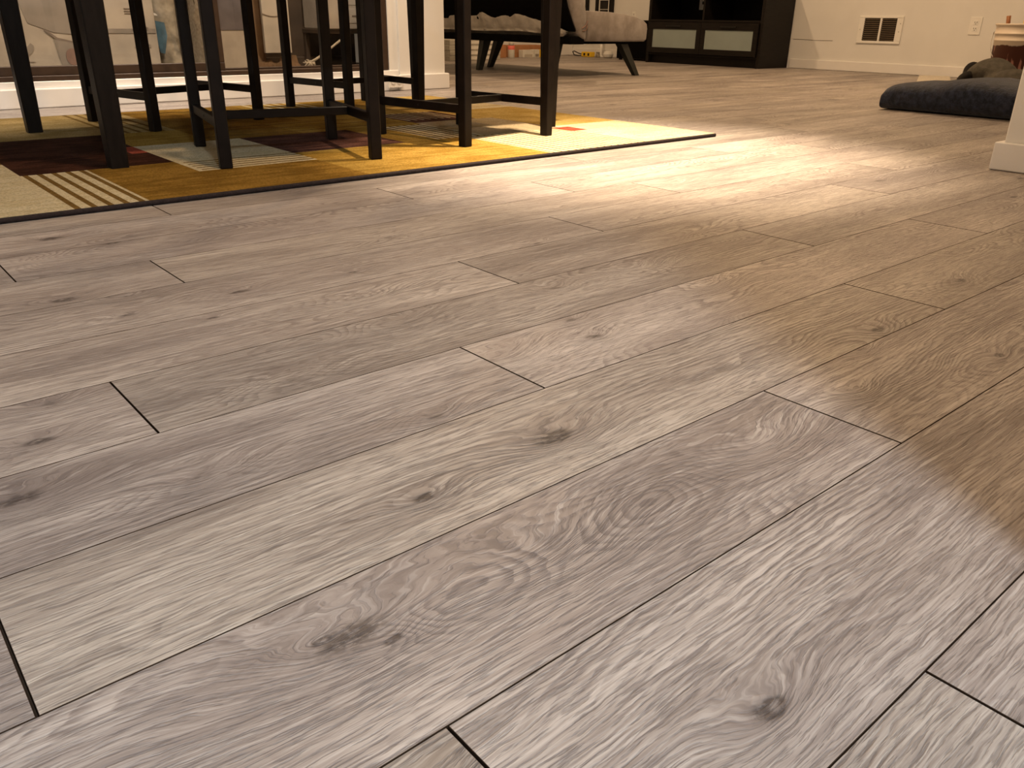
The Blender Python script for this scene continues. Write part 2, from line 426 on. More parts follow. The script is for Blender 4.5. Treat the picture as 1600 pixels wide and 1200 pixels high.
def rank(pl):
    a, b, y, r = pl
    mx, my = min(max(0.9, a), b), y + W / 2
    inview = (my > 0.24 * b - 0.22 or b > 3.2) and b > -0.05 and my > -0.05 and (y < 3.9 or b > 2.7) and not (a > 0.5 and my < 0.05)
    return (0 if inview else 100) + math.hypot(mx, my)
planks.sort(key=rank)
# knots and swirls that can be picked out (x, y on the floor, size, darkness of the heart)
KTAB = [(0.188, 0.371, 0.044, 0.60), (0.172, 0.380, 0.011, 0.95), (0.207, 0.352, 0.010, 0.9), (0.341, 0.167, 0.020, 0.95), (0.471, 0.488, 0.030, 0.95),
        (0.317, 0.476, 0.015, 0.85), (0.342, 0.362, 0.040, 0.0), (0.616, 0.359, 0.034, 0.06), (0.559, 0.664, 0.040, 0.0),
        (0.709, 0.713, 0.016, 0.5), (0.690, 0.653, 0.018, 0.7), (0.981, 0.695, 0.028, 0.2), (0.790, 0.824, 0.026, 0.35),
        (0.962, 0.817, 0.036, 0.0), (0.526, 0.841, 0.038, 0.12), (0.342, 0.763, 0.032, 0.35), (0.099, 0.776, 0.020, 0.7),
        (0.064, 0.679, 0.030, 0.6), (0.187, 0.624, 0.026, 0.35), (0.410, 0.593, 0.020, 0.4), (0.224, 1.198, 0.024, 0.8),
        (0.296, 1.163, 0.018, 0.4), (0.424, 1.086, 0.026, 0.6), (0.270, 1.079, 0.016, 0.6), (0.351, 1.003, 0.012, 0.7),
        (0.293, 1.565, 0.028, 0.8), (0.363, 1.474, 0.022, 0.8), (1.304, 0.474, 0.022, 0.7), (0.993, 0.443, 0.020, 0.7),
        (0.911, 0.418, 0.014, 0.5), (0.798, 0.356, 0.018, 0.3), (1.024, 0.308, 0.012, 0.7), (0.598, 1.076, 0.016, 0.5),
        (0.940, 1.034, 0.018, 0.5), (0.541, 0.961, 0.024, 0.3), (0.128, 0.856, 0.018, 0.4)]
SEEDS = {}
rk = random.Random(5)
N_SINGLE = 280
for i, (a, b, y, r) in enumerate(planks[:N_SINGLE]):
    o = bpy.data.objects.new('plank', plank_data(b - a)); COL.objects.link(o)
    o.location = (a, y, 0.0); o.parent = floor
    o['seed'] = float(SEEDS.get((r, round(a, 2)), rk.uniform(0, 400)))
    ks = [k for k in KTAB if a <= k[0] < b and y <= k[1] < y + W][:5]
    if not ks and rk.random() < 0.8:
        for _ in range(rk.choice((1, 1, 2))):
            ks.append((rk.uniform(a, b), y + rk.uniform(0.02, W - 0.02), rk.uniform(0.012, 0.03), rk.choice((0.0, 0.4, 0.8))))
    for nm, k in zip(('knot_a', 'knot_b', 'knot_c', 'knot_d', 'knot_e'), ks): o[nm] = tuple(float(q) for q in k)
bm = bmesh.new()
for (a, b, y, r) in planks[N_SINGLE:]:
    p = plank_mesh(round(b - a, 3)); me = bpy.data.meshes.new('tmp'); p.to_mesh(me); p.free()
    n0 = len(bm.verts); bm.from_mesh(me); bpy.data.meshes.remove(me); bm.verts.ensure_lookup_table()
    for vv in bm.verts[n0:]: vv.co += Vector((a, y, 0))
far = link_mesh('far_planks', bm, [WOOD, MAT['gap']], floor); far['kind'] = 'stuff'; far['seed'] = 3.0

# ------------------------------------------------------------------ room shell
XB, YL, YA, XA = 6.62, 3.86, 6.80, 2.80     # back wall, glass-door wall, alcove wall, alcove corner
def struct(o, label): return prop(o, label, kind='structure')
wb = struct(box('wall_back', (XB, -2.6, -.02), (XB + .1, YA + .1, CEIL), MAT['wall'], bev=0), 'beige painted far wall with a wall heater')
struct(box('wall_alcove', (XA, YA, -.02), (XB, YA + .1, CEIL), MAT['wall'], bev=0), 'beige wall at the far left behind the sofa')
struct(box('wall_front', (XMIN - .1, -2.6, -.02), (XMIN, YL, CEIL), MAT['wall'], bev=0), 'wall behind the camera on the left')
struct(box('wall_right', (XMIN - .1, -2.7, -.02), (XB, -2.6, CEIL), MAT['wall'], bev=0), 'wall behind the camera')
struct(box('ceiling', (XMIN - .1, -2.7, CEIL), (XB + .1, YA + .1, CEIL + .08), MAT['ceil'], bev=0), 'flat pale ceiling')
# wall with the sliding glass door: low kerb, header, end column
GZ0, GX1 = 0.100, 2.440
wl = struct(box('wall_left', (XMIN, YL, -.02), (GX1 + .06, YL + .14, GZ0), MAT['white'], bev=0.002), 'low white kerb wall under the sliding glass door')
box('header', (XMIN, YL, 2.06), (GX1 + .06, YL + .14, CEIL), MAT['wall'], wl, bev=0)
box('side_return', (GX1 + .006, YL + .004, GZ0), (GX1 + .06, YL + .14, 2.06), MAT['wall'], wl, bev=0)
struct(box('wall_column', (GX1 + .06, YL - .012, -.02), (XA - .012, YL + .16, CEIL), MAT['wall'], bev=0.002), 'white end column of the glass door wall')
struct(box('wall_alcove_side', (XA - .12, YL + .16, -.02), (XA - .012, YA, CEIL), MAT['wall'], bev=0), 'side wall running back from the white column')
# partition at the right edge of the view, and the closet that shades the floor
struct(box('wall_partition', (2.462, 0.0, -.02), (2.60, 0.866, CEIL), MAT['wall'], bev=0.003), 'pale partition wall end at the right edge')
struct(box('wall_closet', (0.535, -2.6, -.02), (2.60, 0.0, CEIL), MAT['wall'], bev=0.003), 'closet wall just right of the view')

def skirting(name, lo, hi, label, n=(0, 0)):
    bm = bmesh.new(); bbox(bm, lo, hi, 0.004, 2)
    return struct(link_mesh(name, bm, MAT['white']), label)
skirting('baseboard_back', (XB - .014, 0.9, 0.001), (XB, 4.15, 0.074), 'white baseboard along the far wall under the heater')
skirting('baseboard_back_left', (XB - .014, 5.90, 0.001), (XB, YA, 0.074), 'white baseboard in the far corner behind the sofa')
skirting('baseboard_alcove', (XA + .1, YA - .014, 0.001), (XB - .015, YA, 0.150), 'white baseboard on the wall behind the boxes')
skirting('baseboard_left', (XMIN, YL - .016, 0.001), (GX1 + .044, YL, 0.074), 'white baseboard below the sliding glass door')
bmq = bmesh.new(); bbox(bmq, (GX1 + .046, YL - .030, 0.001), (XA + .006, YL - .012, 0.079), 0.004, 2)
bbox(bmq, (XA - .012, YL - .012, 0.001), (XA + .006, YL + .16, 0.079), 0.004, 2)
struct(link_mesh('baseboard_column', bmq, MAT['white']), 'white baseboard wrapping the end column')
bmq = bmesh.new(); bbox(bmq, (2.446, 0.0, 0.001), (2.462, 0.884, 0.072), 0.003, 2)
bbox(bmq, (2.4625, 0.866, 0.001), (2.60, 0.884, 0.072), 0.003, 2)
struct(link_mesh('baseboard_partition', bmq, MAT['white']), 'white baseboard around the partition end at right')
tr = box('trim_1', (GX1 + .052, YL - .033, 0.030), (GX1 + .058, YL - .030, 0.068), MAT['strip'], bev=0); struct(tr, 'small yellowed gap strip beside the baseboard joint')

# ---- sliding glass door
d1 = empty('door_1', (0, 0, 0)); struct(d1, 'dark bronze sliding glass door in front of the storage porch')
FY0, FY1 = YL + .020, YL + .085
box('bottom_track', (XMIN, FY0 - .012, GZ0), (GX1, FY1, GZ0 + .020), MAT['frame'], d1, 0.002)
box('top_track', (XMIN, FY0, 2.02), (GX1, FY1, 2.06), MAT['frame'], d1, 0.002)
box('jamb', (GX1 - .026, FY0 - .014, GZ0 + .004), (GX1 + .004, FY1, 2.06), MAT['frame'], d1, 0.002)
box('weather_strip', (GX1 - .045, FY0 + .002, GZ0 + .020), (GX1 - .027, FY0 + .012, 2.02), MAT['strip'], d1, 0.001)
for nm, xa, xb, yo in (('sash', XMIN + .02, 1.585, 0.010), ('sash', 1.535, GX1 - .046, 0.044)):
    yo += FY0
    zb = 0.155 if yo < FY0 + .03 else 0.128
    bm = bmesh.new()
    bbox(bm, (xa, yo, GZ0 + .020), (xb, yo + .026, zb), .002)
    bbox(bm, (xa, yo, 1.97), (xb, yo + .026, 2.02), .002)
    bbox(bm, (xa, yo, zb), (xa + .045, yo + .026, 1.97), .002)
    bbox(bm, (xb - .05, yo, zb), (xb, yo + .026, 1.97), .002)
    sash = link_mesh(nm, bm, MAT['frame'], d1)
    box('pane', (xa + .045, yo + .010, zb), (xb - .05, yo + .015, 1.97), MAT['glass'], sash, 0)

# ---- storage porch beyond the glass
struct(box('floor_porch', (-1.2, YL + .14, 0.04), (XA - .12, 5.2, 0.102), MAT['concrete'], bev=0), 'dark porch floor beyond the glass')
struct(box('wall_porch', (-1.2, 5.2, .04), (XA - .12, 5.3, 2.42), MAT['porchwall'], bev=0), 'dark porch wall beyond the glass')
struct(box('wall_porch_side', (-1.3, YL + .14, .04), (-1.2, 5.3, 2.42), MAT['porchwall'], bev=0), 'porch end wall beyond the glass')
struct(box('ceiling_porch', (-1.3, YL + .14, 2.42), (XA - .12, 5.3, 2.47), MAT['porchwall'], bev=0), 'porch ceiling beyond the glass')
PZ = 0.102
def carton(name, x0, x1, y0, y1, z1, mat, label, cat='box', group=None, z0=PZ, rz=0.0):
    r = empty(name, ((x0 + x1) / 2, (y0 + y1) / 2, z0), rz); prop(r, label, cat, group)
    w, d, h = (x1 - x0) / 2, (y1 - y0) / 2, z1 - z0
    box('body', (-w, -d, 0), (w, d, h), mat, r, 0.004)
    return r, w, d, h
def flat(name, parent, x0, x1, z0, z1, yf, mat, t=0.0012):
    return box(name, (x0, yf - t, z0), (x1, yf, z1), mat, parent, 0)
def poly(name, parent, pts, yf, mat, t=0.0012):
    bm = bmesh.new()
    A = [bm.verts.new((x, yf - t, z)) for x, z in pts]; B = [bm.verts.new((x, yf, z)) for x, z in pts]
    n = len(pts); bm.faces.new(A); bm.faces.new(B[::-1])
    for k in range(n): bm.faces.new((A[k], A[(k + 1) % n], B[(k + 1) % n], B[k]))
    return link_mesh(name, bm, mat, parent)
# printed toilet carton, left edge of view
r, w, d, h = carton('printed_carton', 0.42, 1.06, 4.03, 4.34, 0.86, MAT['cream'], 'large printed bathroom-fixture carton behind the glass at the left edge')
fx = lambda x: x - 0.74
yf = -d - .0005
poly('grey_print', r, [(fx(.815), .31), (fx(.84), .21), (fx(.93), .175), (fx(1.03), .165), (fx(1.045), .50), (fx(.80), .50)], yf, MAT['grey1'])
poly('bowl_print', r, [(fx(.80) + .045 * math.cos(a), .125 + .042 * math.sin(a)) for a in [math.pi * (1 + k / 14) for k in range(15)]] + [(fx(.835), .135), (fx(.80), .10), (fx(.77), .135)], yf, MAT['grey1'])
poly('seat_curve_print', r, [(fx(.90), .188), (fx(.94), .155), (fx(1.02), .135), (fx(1.02), .128), (fx(.935), .147), (fx(.893), .183)], yf - .0013, MAT['ink'])
poly('pedestal_print', r, [(fx(.925), .15), (fx(1.01), .13), (fx(1.01), .045), (fx(.94), .04)], yf - .0013, MAT['grey1'])
poly('rosy_print', r, [(fx(.985) + .026 * math.cos(k * .5236), .080 + .034 * math.sin(k * .5236)) for k in range(12)], yf - .0026, MAT['pinkp'])
for k, (xa, xb) in enumerate(((.765, .84), (.765, .815), (.78, .85))): flat('printed_line', r, fx(xa), fx(xb), .062 - k * .010, .064 - k * .010, yf, MAT['grey1'])
flat('printed_bar', r, fx(.87), fx(.995), .012, .020, yf, MAT['ink'])
# text carton
r, w, d, h = carton('text_carton', 1.085, 1.345, 4.02, 4.30, 0.78, MAT['cream'], 'cream carton with small printed icons behind the glass beside the blue-printed sack')
yf = -d - .0005
for k, zz in enumerate((.268, .258, .249)): flat('printed_line', r, .005, .085, zz, zz + .003, yf, MAT['ink'])
for zz in (.225, .155):
    poly('icon_ring', r, [(.060 + .016 * math.cos(k * .4488), zz + .018 * math.sin(k * .4488)) for k in range(14)], yf, MAT['grey1'])
    poly('icon_center', r, [(.060 + .012 * math.cos(k * .4488), zz + .014 * math.sin(k * .4488)) for k in range(14)], yf - .0013, MAT['cream'])
    poly('icon_mark', r, [(.056, zz - .008), (.064, zz - .008), (.062, zz + .010), (.058, zz + .006)], yf - .0026, MAT['ink'])
    for k in range(2): flat('printed_line', r, .035 - .01 * k, .095, zz - .032 - .010 * k, zz - .029 - .010 * k, yf, MAT['grey1'])
flat('grey_band', r, -.125, .125, .172, .190, yf, MAT['grey1'])
flat('printed_line', r, -.03, .03, .012, .018, yf, MAT['grey1'])

# plastic sack with blue print
def sack(name, x0, x1, y, zt, mat, seed, label):
    rr_ = random.Random(seed); root = empty(name, ((x0 + x1) / 2, y, PZ)); prop(root, label, 'sack')
    bm = bmesh.new(); secs = []
    hw = (x1 - x0) / 2
    for i in range(13):
        z = zt * i / 12; k = 1 - .22 * (i / 12) ** 2 + rr_.uniform(-.04, .04)
        if i == 0: k *= .88
        secs.append([(hw * k * math.copysign(abs(math.cos(a)) ** .6, math.cos(a)) + rr_.uniform(-.006, .006), .07 * (1.05 - .5 * i / 12) * math.copysign(abs(math.sin(a)) ** .7, math.sin(a)) + rr_.uniform(-.008, .008), z) for a in [2 * math.pi * q / 20 for q in range(20)]])
    loft(bm, secs); link_mesh('body', bm, mat, root, True)
    return root, hw
r, hw = sack('printed_sack', 1.352, 1.508, 4.16, 0.36, MAT['bag'], 3, 'crumpled clear sack with blue print behind the glass')
poly('blue_print', r, [(-.085, .225), (-.03, .215), (-.025, .16), (-.045, .085), (-.065, .09)], -.088, MAT['blue'], .004)
poly('blue_print', r, [(.035, .235), (.058, .23), (.055, .12), (.045, .11)], -.092, MAT['blue'], .004)
poly('white_tear', r, [(-.085, .262), (-.06, .25), (-.055, .243), (-.082, .244)], -.088, MAT['plastic'], .004)
r, hw = sack('speckled_sack', 1.522, 1.585, 4.07, 0.34, MAT['rope'], 8, 'narrow pale speckled sack leaning behind the dark door stile')
# pane two
r, w, d, h = carton('slate_carton', 1.635, 1.765, 4.04, 4.26, 0.66, MAT['cream'], 'pale carton with a slate purple panel behind the glass right of the stile')
flat('slate_panel', r, -.055, .064, .185, .54, -d - .0005, MAT['slate'])
r = empty('kraft_board', (1.83, 4.16, PZ)); prop(r, 'brown kraft board standing upright behind the glass', 'board')
box('panel', (-.055, -.012, 0), (.075, .012, .70), MAT['tan'], r, .002)
r = empty('plaster_sheet', (1.915, 4.05, PZ)); prop(r, 'white cracked panel standing on crumpled kraft paper behind the glass', 'panel')
box('board', (-.058, -.010, .082), (.066, .010, .70), MAT['grey2'], r, .002)
box('board_edge', (.067, -.012, .082), (.080, .012, .70), MAT['grey2'], r, .002)
bm = bmesh.new(); tube(bm, [(-.058 + .0115 * k, -.0115, .258 - .012 * math.sin(k * .32)) for k in range(11)], .0012, 6); link_mesh('crack', bm, MAT['ink'], r)
r = empty('kraft_paper', (1.87, 4.03, PZ)); prop(r, 'crumpled brown kraft paper lying behind the bottom track', 'paper')
bm = bmesh.new(); rr_ = random.Random(2); g = [[bm.verts.new((-.10 + .02 * i, -.02 + .02 * j, .004 + .07 * (j / 3) * rr_.uniform(.4, 1))) for j in range(4)] for i in range(14)]
for i in range(13):
    for j in range(3): bm.faces.new((g[i][j], g[i + 1][j], g[i + 1][j + 1], g[i][j + 1]))
bmesh.ops.solidify(bm, geom=bm.faces[:], thickness=.002); link_mesh('sheet', bm, MAT['tan'], r)
r = empty('brown_cabinet', (2.20, 4.36, PZ)); prop(r, 'dark brown cabinet panel behind the right glass pane', 'cabinet')
box('panel', (-.22, -.015, 0), (.30, .015, .90), MAT['darkbrown'], r, .003)
box('plinth', (-.22, -.05, 0), (.30, -.016, .05), MAT['darkbrown'], r, .003)
r, w, d, h = carton('labelled_box', 2.190, 2.470, 4.05, 4.27, 0.60, MAT['cream'], 'pale labelled box propped high behind the right glass pane', z0=0.292)
flat('label', r, -.02, .11, .03, .10, -d - .0005, MAT['grey2']); flat('label', r, -.01, .11, .115, .20, -d - .0005, MAT['grey2'])
flat('printed_line', r, .02, .06, .06, .066, -d - .002, MAT['ink']); flat('printed_line', r, .02, .05, .15, .165, -d - .002, MAT['ink'])
box('tape_edge', (-.139, -d - .002, .0), (-.125, -d - .0003, .30), MAT['grey2'], r, 0)
r = empty('box_stand', (2.33, 4.17, PZ)); prop(r, 'dark brown low stand carrying the labelled box behind the glass', 'stand')
box('top', (-.15, -.11, .168), (.15, .11, .1895), MAT['darkbrown'], r, .002)
for sx in (-.135, .135):
    for sy in (-.095, .095): box('leg', (sx - .012, sy - .012, 0), (sx + .012, sy + .012, .167), MAT['darkbrown'], r, .001)
r = empty('knotted_rope', (2.06, 3.985, GZ0 + .02)); prop(r, 'frayed pale rope end with a knot lying behind the glass', 'rope')
bm = bmesh.new(); tube(bm, [(.0, 0, .02), (.04, .01, .035), (.10, .02, .065), (.20, .04, .12)], [.007, .006, .006, .006], 8); link_mesh('cord', bm, MAT['rope'], r, True)
bm = bmesh.new(); rr_ = random.Random(4)
for k in range(16):
    a, b = rr_.uniform(0, 6.28), rr_.uniform(-.3, 1.2)
    tube(bm, [(0, 0, .018), (-.024 * math.cos(a) , .012 * math.sin(a), .018 + .014 * math.sin(b) * math.sin(a)), (-.034 * math.cos(a) - .006, .014 * math.sin(a), max(.004, .012 + .02 * math.sin(a)))], [.006, .005, .002], 6)
link_mesh('frayed_knot', bm, MAT['rope'], r, True)

# ------------------------------------------------------------------ rug
RX0, RX1, RY0, RY1, RT = -0.95, 2.375, 1.735, 3.43, 0.0112
rug = empty('area_rug', ((RX0 + RX1) / 2, (RY0 + RY1) / 2, 0)); prop(rug, 'gold, cream and maroon patchwork area rug under the dining table', 'rug')
rects = []   # x0,x1,y0,y1,colour : later ones lie over earlier ones on a fine grid
def rc(x0, x1, y0, y1, m): rects.append((x0, x1, y0, y1, m))
rc(RX0, RX1, RY0, RY1, 'amber')
for gx0, gx1, gy0, gy1, m in (
    (-.95, -.62, 1.735, 2.15, 'gold'), (-.62, -.30, 1.735, 2.15, 'maroon'), (-.30, .03, 1.735, 2.30, 'amber'), (-.95, -.3, 2.15, 2.8, 'yellow'), (-.3, .37, 2.37, 2.8, 'purple'),
    (.03, .372, 1.735, 2.37, 'cream'), (.372, .515, 1.735, 2.175, 'cream'), (.515, 1.03, 1.735, 2.16, 'amber'), (1.03, 1.62, 1.735, 2.14, 'gold'),
    (.372, .722, 2.175, 2.80, 'maroon'), (.680, .735, 2.37, 2.50, 'red'),
    (.722, 1.035, 2.005, 2.50, 'cream'), (1.035, 1.45, 2.14, 2.50, 'purple'), (1.40, 1.52, 2.14, 2.50, 'gold'), (1.52, 1.70, 2.14, 2.49, 'cream'),
    (1.70, 2.035, 2.13, 2.53, 'tan'), (1.62, 2.04, 1.735, 2.13, 'cream'), (2.04, 2.375, 1.735, 2.19, 'cream'), (2.04, 2.375, 2.19, 2.52, 'yellow'), (2.005, 2.085, 2.05, 2.15, 'red'),
    (.0, .75, 2.80, 3.43, 'sand'), (.75, .95, 2.80, 3.43, 'sand'), (.95, 1.40, 2.50, 3.43, 'amber'), (.722, .95, 2.50, 2.80, 'gold'), (1.40, 1.70, 2.5, 3.43, 'gold'),
    (1.25, 1.70, 2.5, 2.8, 'gold'), (1.70, 1.97, 2.53, 2.82, 'purple'), (1.70, 2.04, 2.82, 3.15, 'yellow'), (1.97, 2.375, 2.52, 2.80, 'yellow'), (2.04, 2.375, 2.8, 3.12, 'cream'), (2.04, 2.375, 3.12, 3.43, 'yellow'), (1.70, 2.04, 3.15, 3.43, 'gold')):
    rc(gx0, gx1, gy0, gy1, m)
for k in range(5): rc(.376 + .030 * k, .388 + .030 * k, 1.735, 2.175, 'olive')          # broad stripes, near left
for k in range(5): rc(.735, 1.035, 2.022 + .030 * k, 2.032 + .030 * k, 'olive')          # stripes on the cream block
for k in range(6): rc(1.530 + .029 * k, 1.540 + .029 * k, 2.14, 2.49, 'dark')
for k in range(14): rc(1.630 + .0295 * k, 1.637 + .0295 * k, 1.735, 2.13, 'olive')
for k in range(5): rc(.762 + .036 * k, .775 + .036 * k, 2.80, 3.43, 'olive')
for k in range(6): rc(1.44 + .045 * k, 1.455 + .045 * k, 3.0, 3.43, 'cream')
for k in range(8): rc(1.72 + .030 * k, 1.728 + .030 * k, 2.60, 2.82, 'cream')
for yy in (2.56, 2.66, 2.76): rc(.95, 1.70, yy, yy + .012, 'olive')  # thin line shadows across the gold, painted as olive pile
for yy in (2.87, 3.02): rc(1.70, 2.375, yy, yy + .010, 'gold')
names = list(RUGM)
xs = sorted({round(min(max(q, RX0), RX1), 4) for r_ in rects for q in r_[:2]}); ys = sorted({round(min(max(q, RY0), RY1), 4) for r_ in rects for q in r_[2:4]})
bm = bmesh.new(); ox, oy = rug.location[0], rug.location[1]
gv = [[bm.verts.new((x - ox, y - oy, RT)) for y in ys] for x in xs]
for i in range(len(xs) - 1):
    for j in range(len(ys) - 1):
        mx, my = (xs[i] + xs[i + 1]) / 2, (ys[j] + ys[j + 1]) / 2
        m = [r_[4] for r_ in rects if r_[0] < mx < r_[1] and r_[2] < my < r_[3]][-1]
        f_ = bm.faces.new((gv[i][j], gv[i + 1][j], gv[i + 1][j + 1], gv[i][j + 1])); f_.material_index = names.index(m)
ext = bmesh.ops.extrude_face_region(bm, geom=bm.faces[:])
for vv in ext['geom']:
    if isinstance(vv, bmesh.types.BMVert): vv.co.z = 0.0015
link_mesh('pile', bm, [RUGM[n_] for n_ in names], rug)
bm = bmesh.new()
hx, hy = (RX1 - RX0) / 2, (RY1 - RY0) / 2
for pts in ([(-hx, -hy), (hx, -hy)], [(hx, -hy), (hx, hy)], [(hx, hy), (-hx, hy)], [(-hx, hy), (-hx, -hy)]):
    (xa, ya), (xb, yb) = pts; n_ = 24
    tube(bm, [(xa + (xb - xa) * k / n_, ya + (yb - ya) * k / n_, .0056) for k in range(n_ + 1)], .0053, 8)
link_mesh('binding', bm, MAT['rugedge'], rug, True)

# ------------------------------------------------------------------ dining table and chairs
ZR = RT + 0.0005
TX0, TX1, TY0, TY1 = 0.582, 2.052, 2.172, 3.030
tb = empty('dining_table', ((TX0 + TX1) / 2, (TY0 + TY1) / 2, ZR)); prop(tb, 'dark espresso dining table on thick tapered legs standing on the rug', 'table')
tx, ty = (TX1 - TX0) / 2, (TY1 - TY0) / 2
for lx, ly in ((.586, 2.172), (.578, 2.982), (2.026, 2.190), (2.076, 3.062)):
    for _ in (0,):
        bm = bmesh.new(); cxx, cyy = lx - tb.location[0], ly - tb.location[1]
        secs = []
        for z, hw in ((0, .0205), (.40, .026), (.70, .030)):
            e = .003
            secs.append([(cxx + a * hw - math.copysign(e, a) * p_, cyy + b * hw - math.copysign(e, b) * (1 - p_), z) for a, b, p_ in ((1, 1, 0), (1, 1, 1), (-1, 1, 1), (-1, 1, 0), (-1, -1, 0), (-1, -1, 1), (1, -1, 1), (1, -1, 0))])
        loft(bm, secs); link_mesh('leg', bm, MAT['table'], tb)
bm = bmesh.new()
for sy in (-1, 1): bbox(bm, (-tx + .03, sy * ty - .012, .61), (tx - .03, sy * ty + .012, .70), .002)
for sx in (-1, 1): bbox(bm, (sx * tx - .012, -ty + .03, .61), (sx * tx + .012, ty - .03, .70), .002)
link_mesh('apron', bm, MAT['table'], tb)
box('tabletop', (-tx - .05, -ty - .05, .7005), (tx + .05, ty + .05, .735), MAT['table'], tb, .004)

def chair(pts, label):
    """pts: floor positions of legs: back-left, back-right, front-left, front-right (back = side with the backrest)"""
    bl, br, fl_, fr_ = [Vector((x, y, 0)) for x, y in pts]
    ctr = (bl + br + fl_ + fr_) / 4
    r = empty('dining_chair', (ctr.x, ctr.y, ZR)); prop(r, label, 'chair', 'dining chairs around the table')
    ax = (br - bl).normalized(); rz = math.atan2(ax.y, ax.x)
    L = [p - ctr for p in (bl, br, fl_, fr_)]
    rot = Matrix.Rotation(rz, 4, 'Z'); hw = .0145
    for k, p in enumerate(L):
        top = .90 if k < 2 else .425
        bm = bmesh.new(); bbox(bm, (-hw, -hw, 0), (hw, hw, top), .002, 1, Matrix.Translation(p) @ rot)
        link_mesh('leg', bm, MAT['chair'], r)
    def bar(name, p, q, z, hgt, th, mat=MAT['chair']):
        d = q - p; ln = d.length; a = math.atan2(d.y, d.x)
        bm = bmesh.new(); bbox(bm, (0, -th / 2, -hgt / 2), (ln, th / 2, hgt / 2), .0015, 1, Matrix.Translation(p + Vector((0, 0, z))) @ Matrix.Rotation(a, 4, 'Z'))
        return link_mesh(name, bm, mat, r)
    zs = .103
    def trimmed(p, q, e=.0145): d = (q - p).normalized() * e; return p + d, q - d
    sides = [(L[0], L[2]), (L[1], L[3])]
    for p, q in sides:
        a, b = trimmed(p, q); sb = bar('side_stretcher', a, b, zs, .024, .016)
        m_ = (p + q) / 2; d = (q - p).normalized(); nrm = Vector((d.y, -d.x, 0))
        bm = bmesh.new(); tube(bm, [m_ - nrm * .0088 + Vector((0, 0, zs)), m_ + nrm * .0088 + Vector((0, 0, zs))], .003, 8); link_mesh('screw', bm, MAT['slot'], sb)
    m0, m1 = [(p + q) / 2 for p, q in sides]; a, b = trimmed(m0, m1, .0085)
    bar('cross_stretcher', a, b, zs, .022, .014)
    fwd_ = ((L[2] + L[3]) - (L[0] + L[1])).normalized()
    cs = (L[0] + L[1] + L[2] + L[3]) / 4
    dpt = ((L[2] + L[3]) - (L[0] + L[1])).length / 2; wid = (L[1] - L[0]).length
    xf = Matrix.Translation(cs) @ Matrix.Rotation(math.atan2(fwd_.y, fwd_.x) - math.pi / 2, 4, 'Z')
    bm = bmesh.new(); bbox(bm, (-wid / 2 - .004, -dpt / 2 + .016, .426), (wid / 2 + .004, dpt / 2 + .02, .465), .012, 3, xf); link_mesh('seat', bm, MAT['seatpad'], r, True)
    for z in (.86, .60): a, b = trimmed(L[0], L[1]); bar('back_rail', a, b, z, .05, .016)
    for k in (1, 2, 3):
        p = L[0].lerp(L[1], k / 4); bm = bmesh.new(); bbox(bm, (p.x - .008, p.y - .006, .625), (p.x + .008, p.y + .006, .835), 0); link_mesh('back_slat', bm, MAT['chair'], r)
    return r
chair([(.790, 2.010), (1.162, 1.924), (.877, 2.402), (1.255, 2.327)], 'dark brown chair on the near side of the table, over the cream rug block')
chair([(1.495, 1.969), (1.860, 2.018), (1.440, 2.345), (1.806, 2.400)], 'dark brown chair on the near side of the table, beside the bright rug corner')
chair([(1.205, 3.300), (.805, 3.178), (1.290, 2.920), (.887, 2.800)], 'dark brown chair on the far side of the table, behind the left table leg')
chair([(1.985, 3.345), (1.595, 3.285), (1.995, 2.940), (1.650, 2.900)], 'dark brown chair on the far side of the table, nearest the white column')

# ------------------------------------------------------------------ far wall: heater, sockets, cable line
def wall_root(name, y, z, label, cat): r = empty(name, (XB, y, z)); return prop(r, label, cat)
r = wall_root('wall_heater', 3.408, 0.310, 'white wall heater with two dark louvred openings on the far wall', 'heater')
bm = bmesh.new()
for a in ((-.012, -.176, .082, .176, .098), (-.012, -.176, -.098, .176, -.080)): bbox(bm, (a[0], a[1], a[2]), (-.0005, a[3], a[4]), .003, 2)
bbox(bm, (-.012, -.176, -.080), (-.0005, -.128, .082), .002); bbox(bm, (-.012, .132, -.080), (-.0005, .176, .082), .002); bbox(bm, (-.012, -.010, -.080), (-.0005, .006, .082), .002)
link_mesh('faceplate', bm, MAT['plastic'], r)
box('dark_inside', (-.002, -.128, -.080), (-.0008, .132, .082), MAT['slot'], r, 0)
for ya, yb in ((-.128, -.010), (.006, .132)):
    for k in range(11): box('louvre', (-.009, ya, -.074 + k * .0145), (-.003, yb, -.0695 + k * .0145), MAT['louvre'], r, 0)
for yy, zz in ((-.158, .045), (-.155, -.012), (.158, .0)):
    bm = bmesh.new(); bbox(bm, (-.0135, yy - .003, zz - .003), (-.011, yy + .003, zz + .003), .001); link_mesh('screw', bm, MAT['wire'], r)
def outlet(y, z, label, sc=1.0, x=0.0):
    r = empty('wall_outlet', (XB + x, y, z)); prop(r, label, 'outlet')
    box('plate', (-.006, -.040 * sc, -.058 * sc), (-.0004, .040 * sc, .058 * sc), MAT['plastic'], r, .002, 2)
    for s_ in (1, -1):
        zz = s_ * .020 * sc
        f_ = box('socket', (-.0078, -.016 * sc, zz - .014 * sc), (-.0061, .016 * sc, zz + .014 * sc), MAT['plastic'], r, .001)
        for yy in (-.007, .007): box('slot', (-.0084, yy * sc - .0016, zz - .001), (-.0079, yy * sc + .0016, zz + .009 * sc), MAT['slot'], f_, 0)
        box('slot', (-.0084, -.0025, zz - .010 * sc), (-.0079, .0025, zz - .005 * sc), MAT['slot'], f_, 0)
    return r
outlet(2.706, .348, 'white duplex outlet on the far wall above the grey jacket')
outlet(5.950, .392, 'small white outlet just above the sofa seat on the far wall', 0.6)
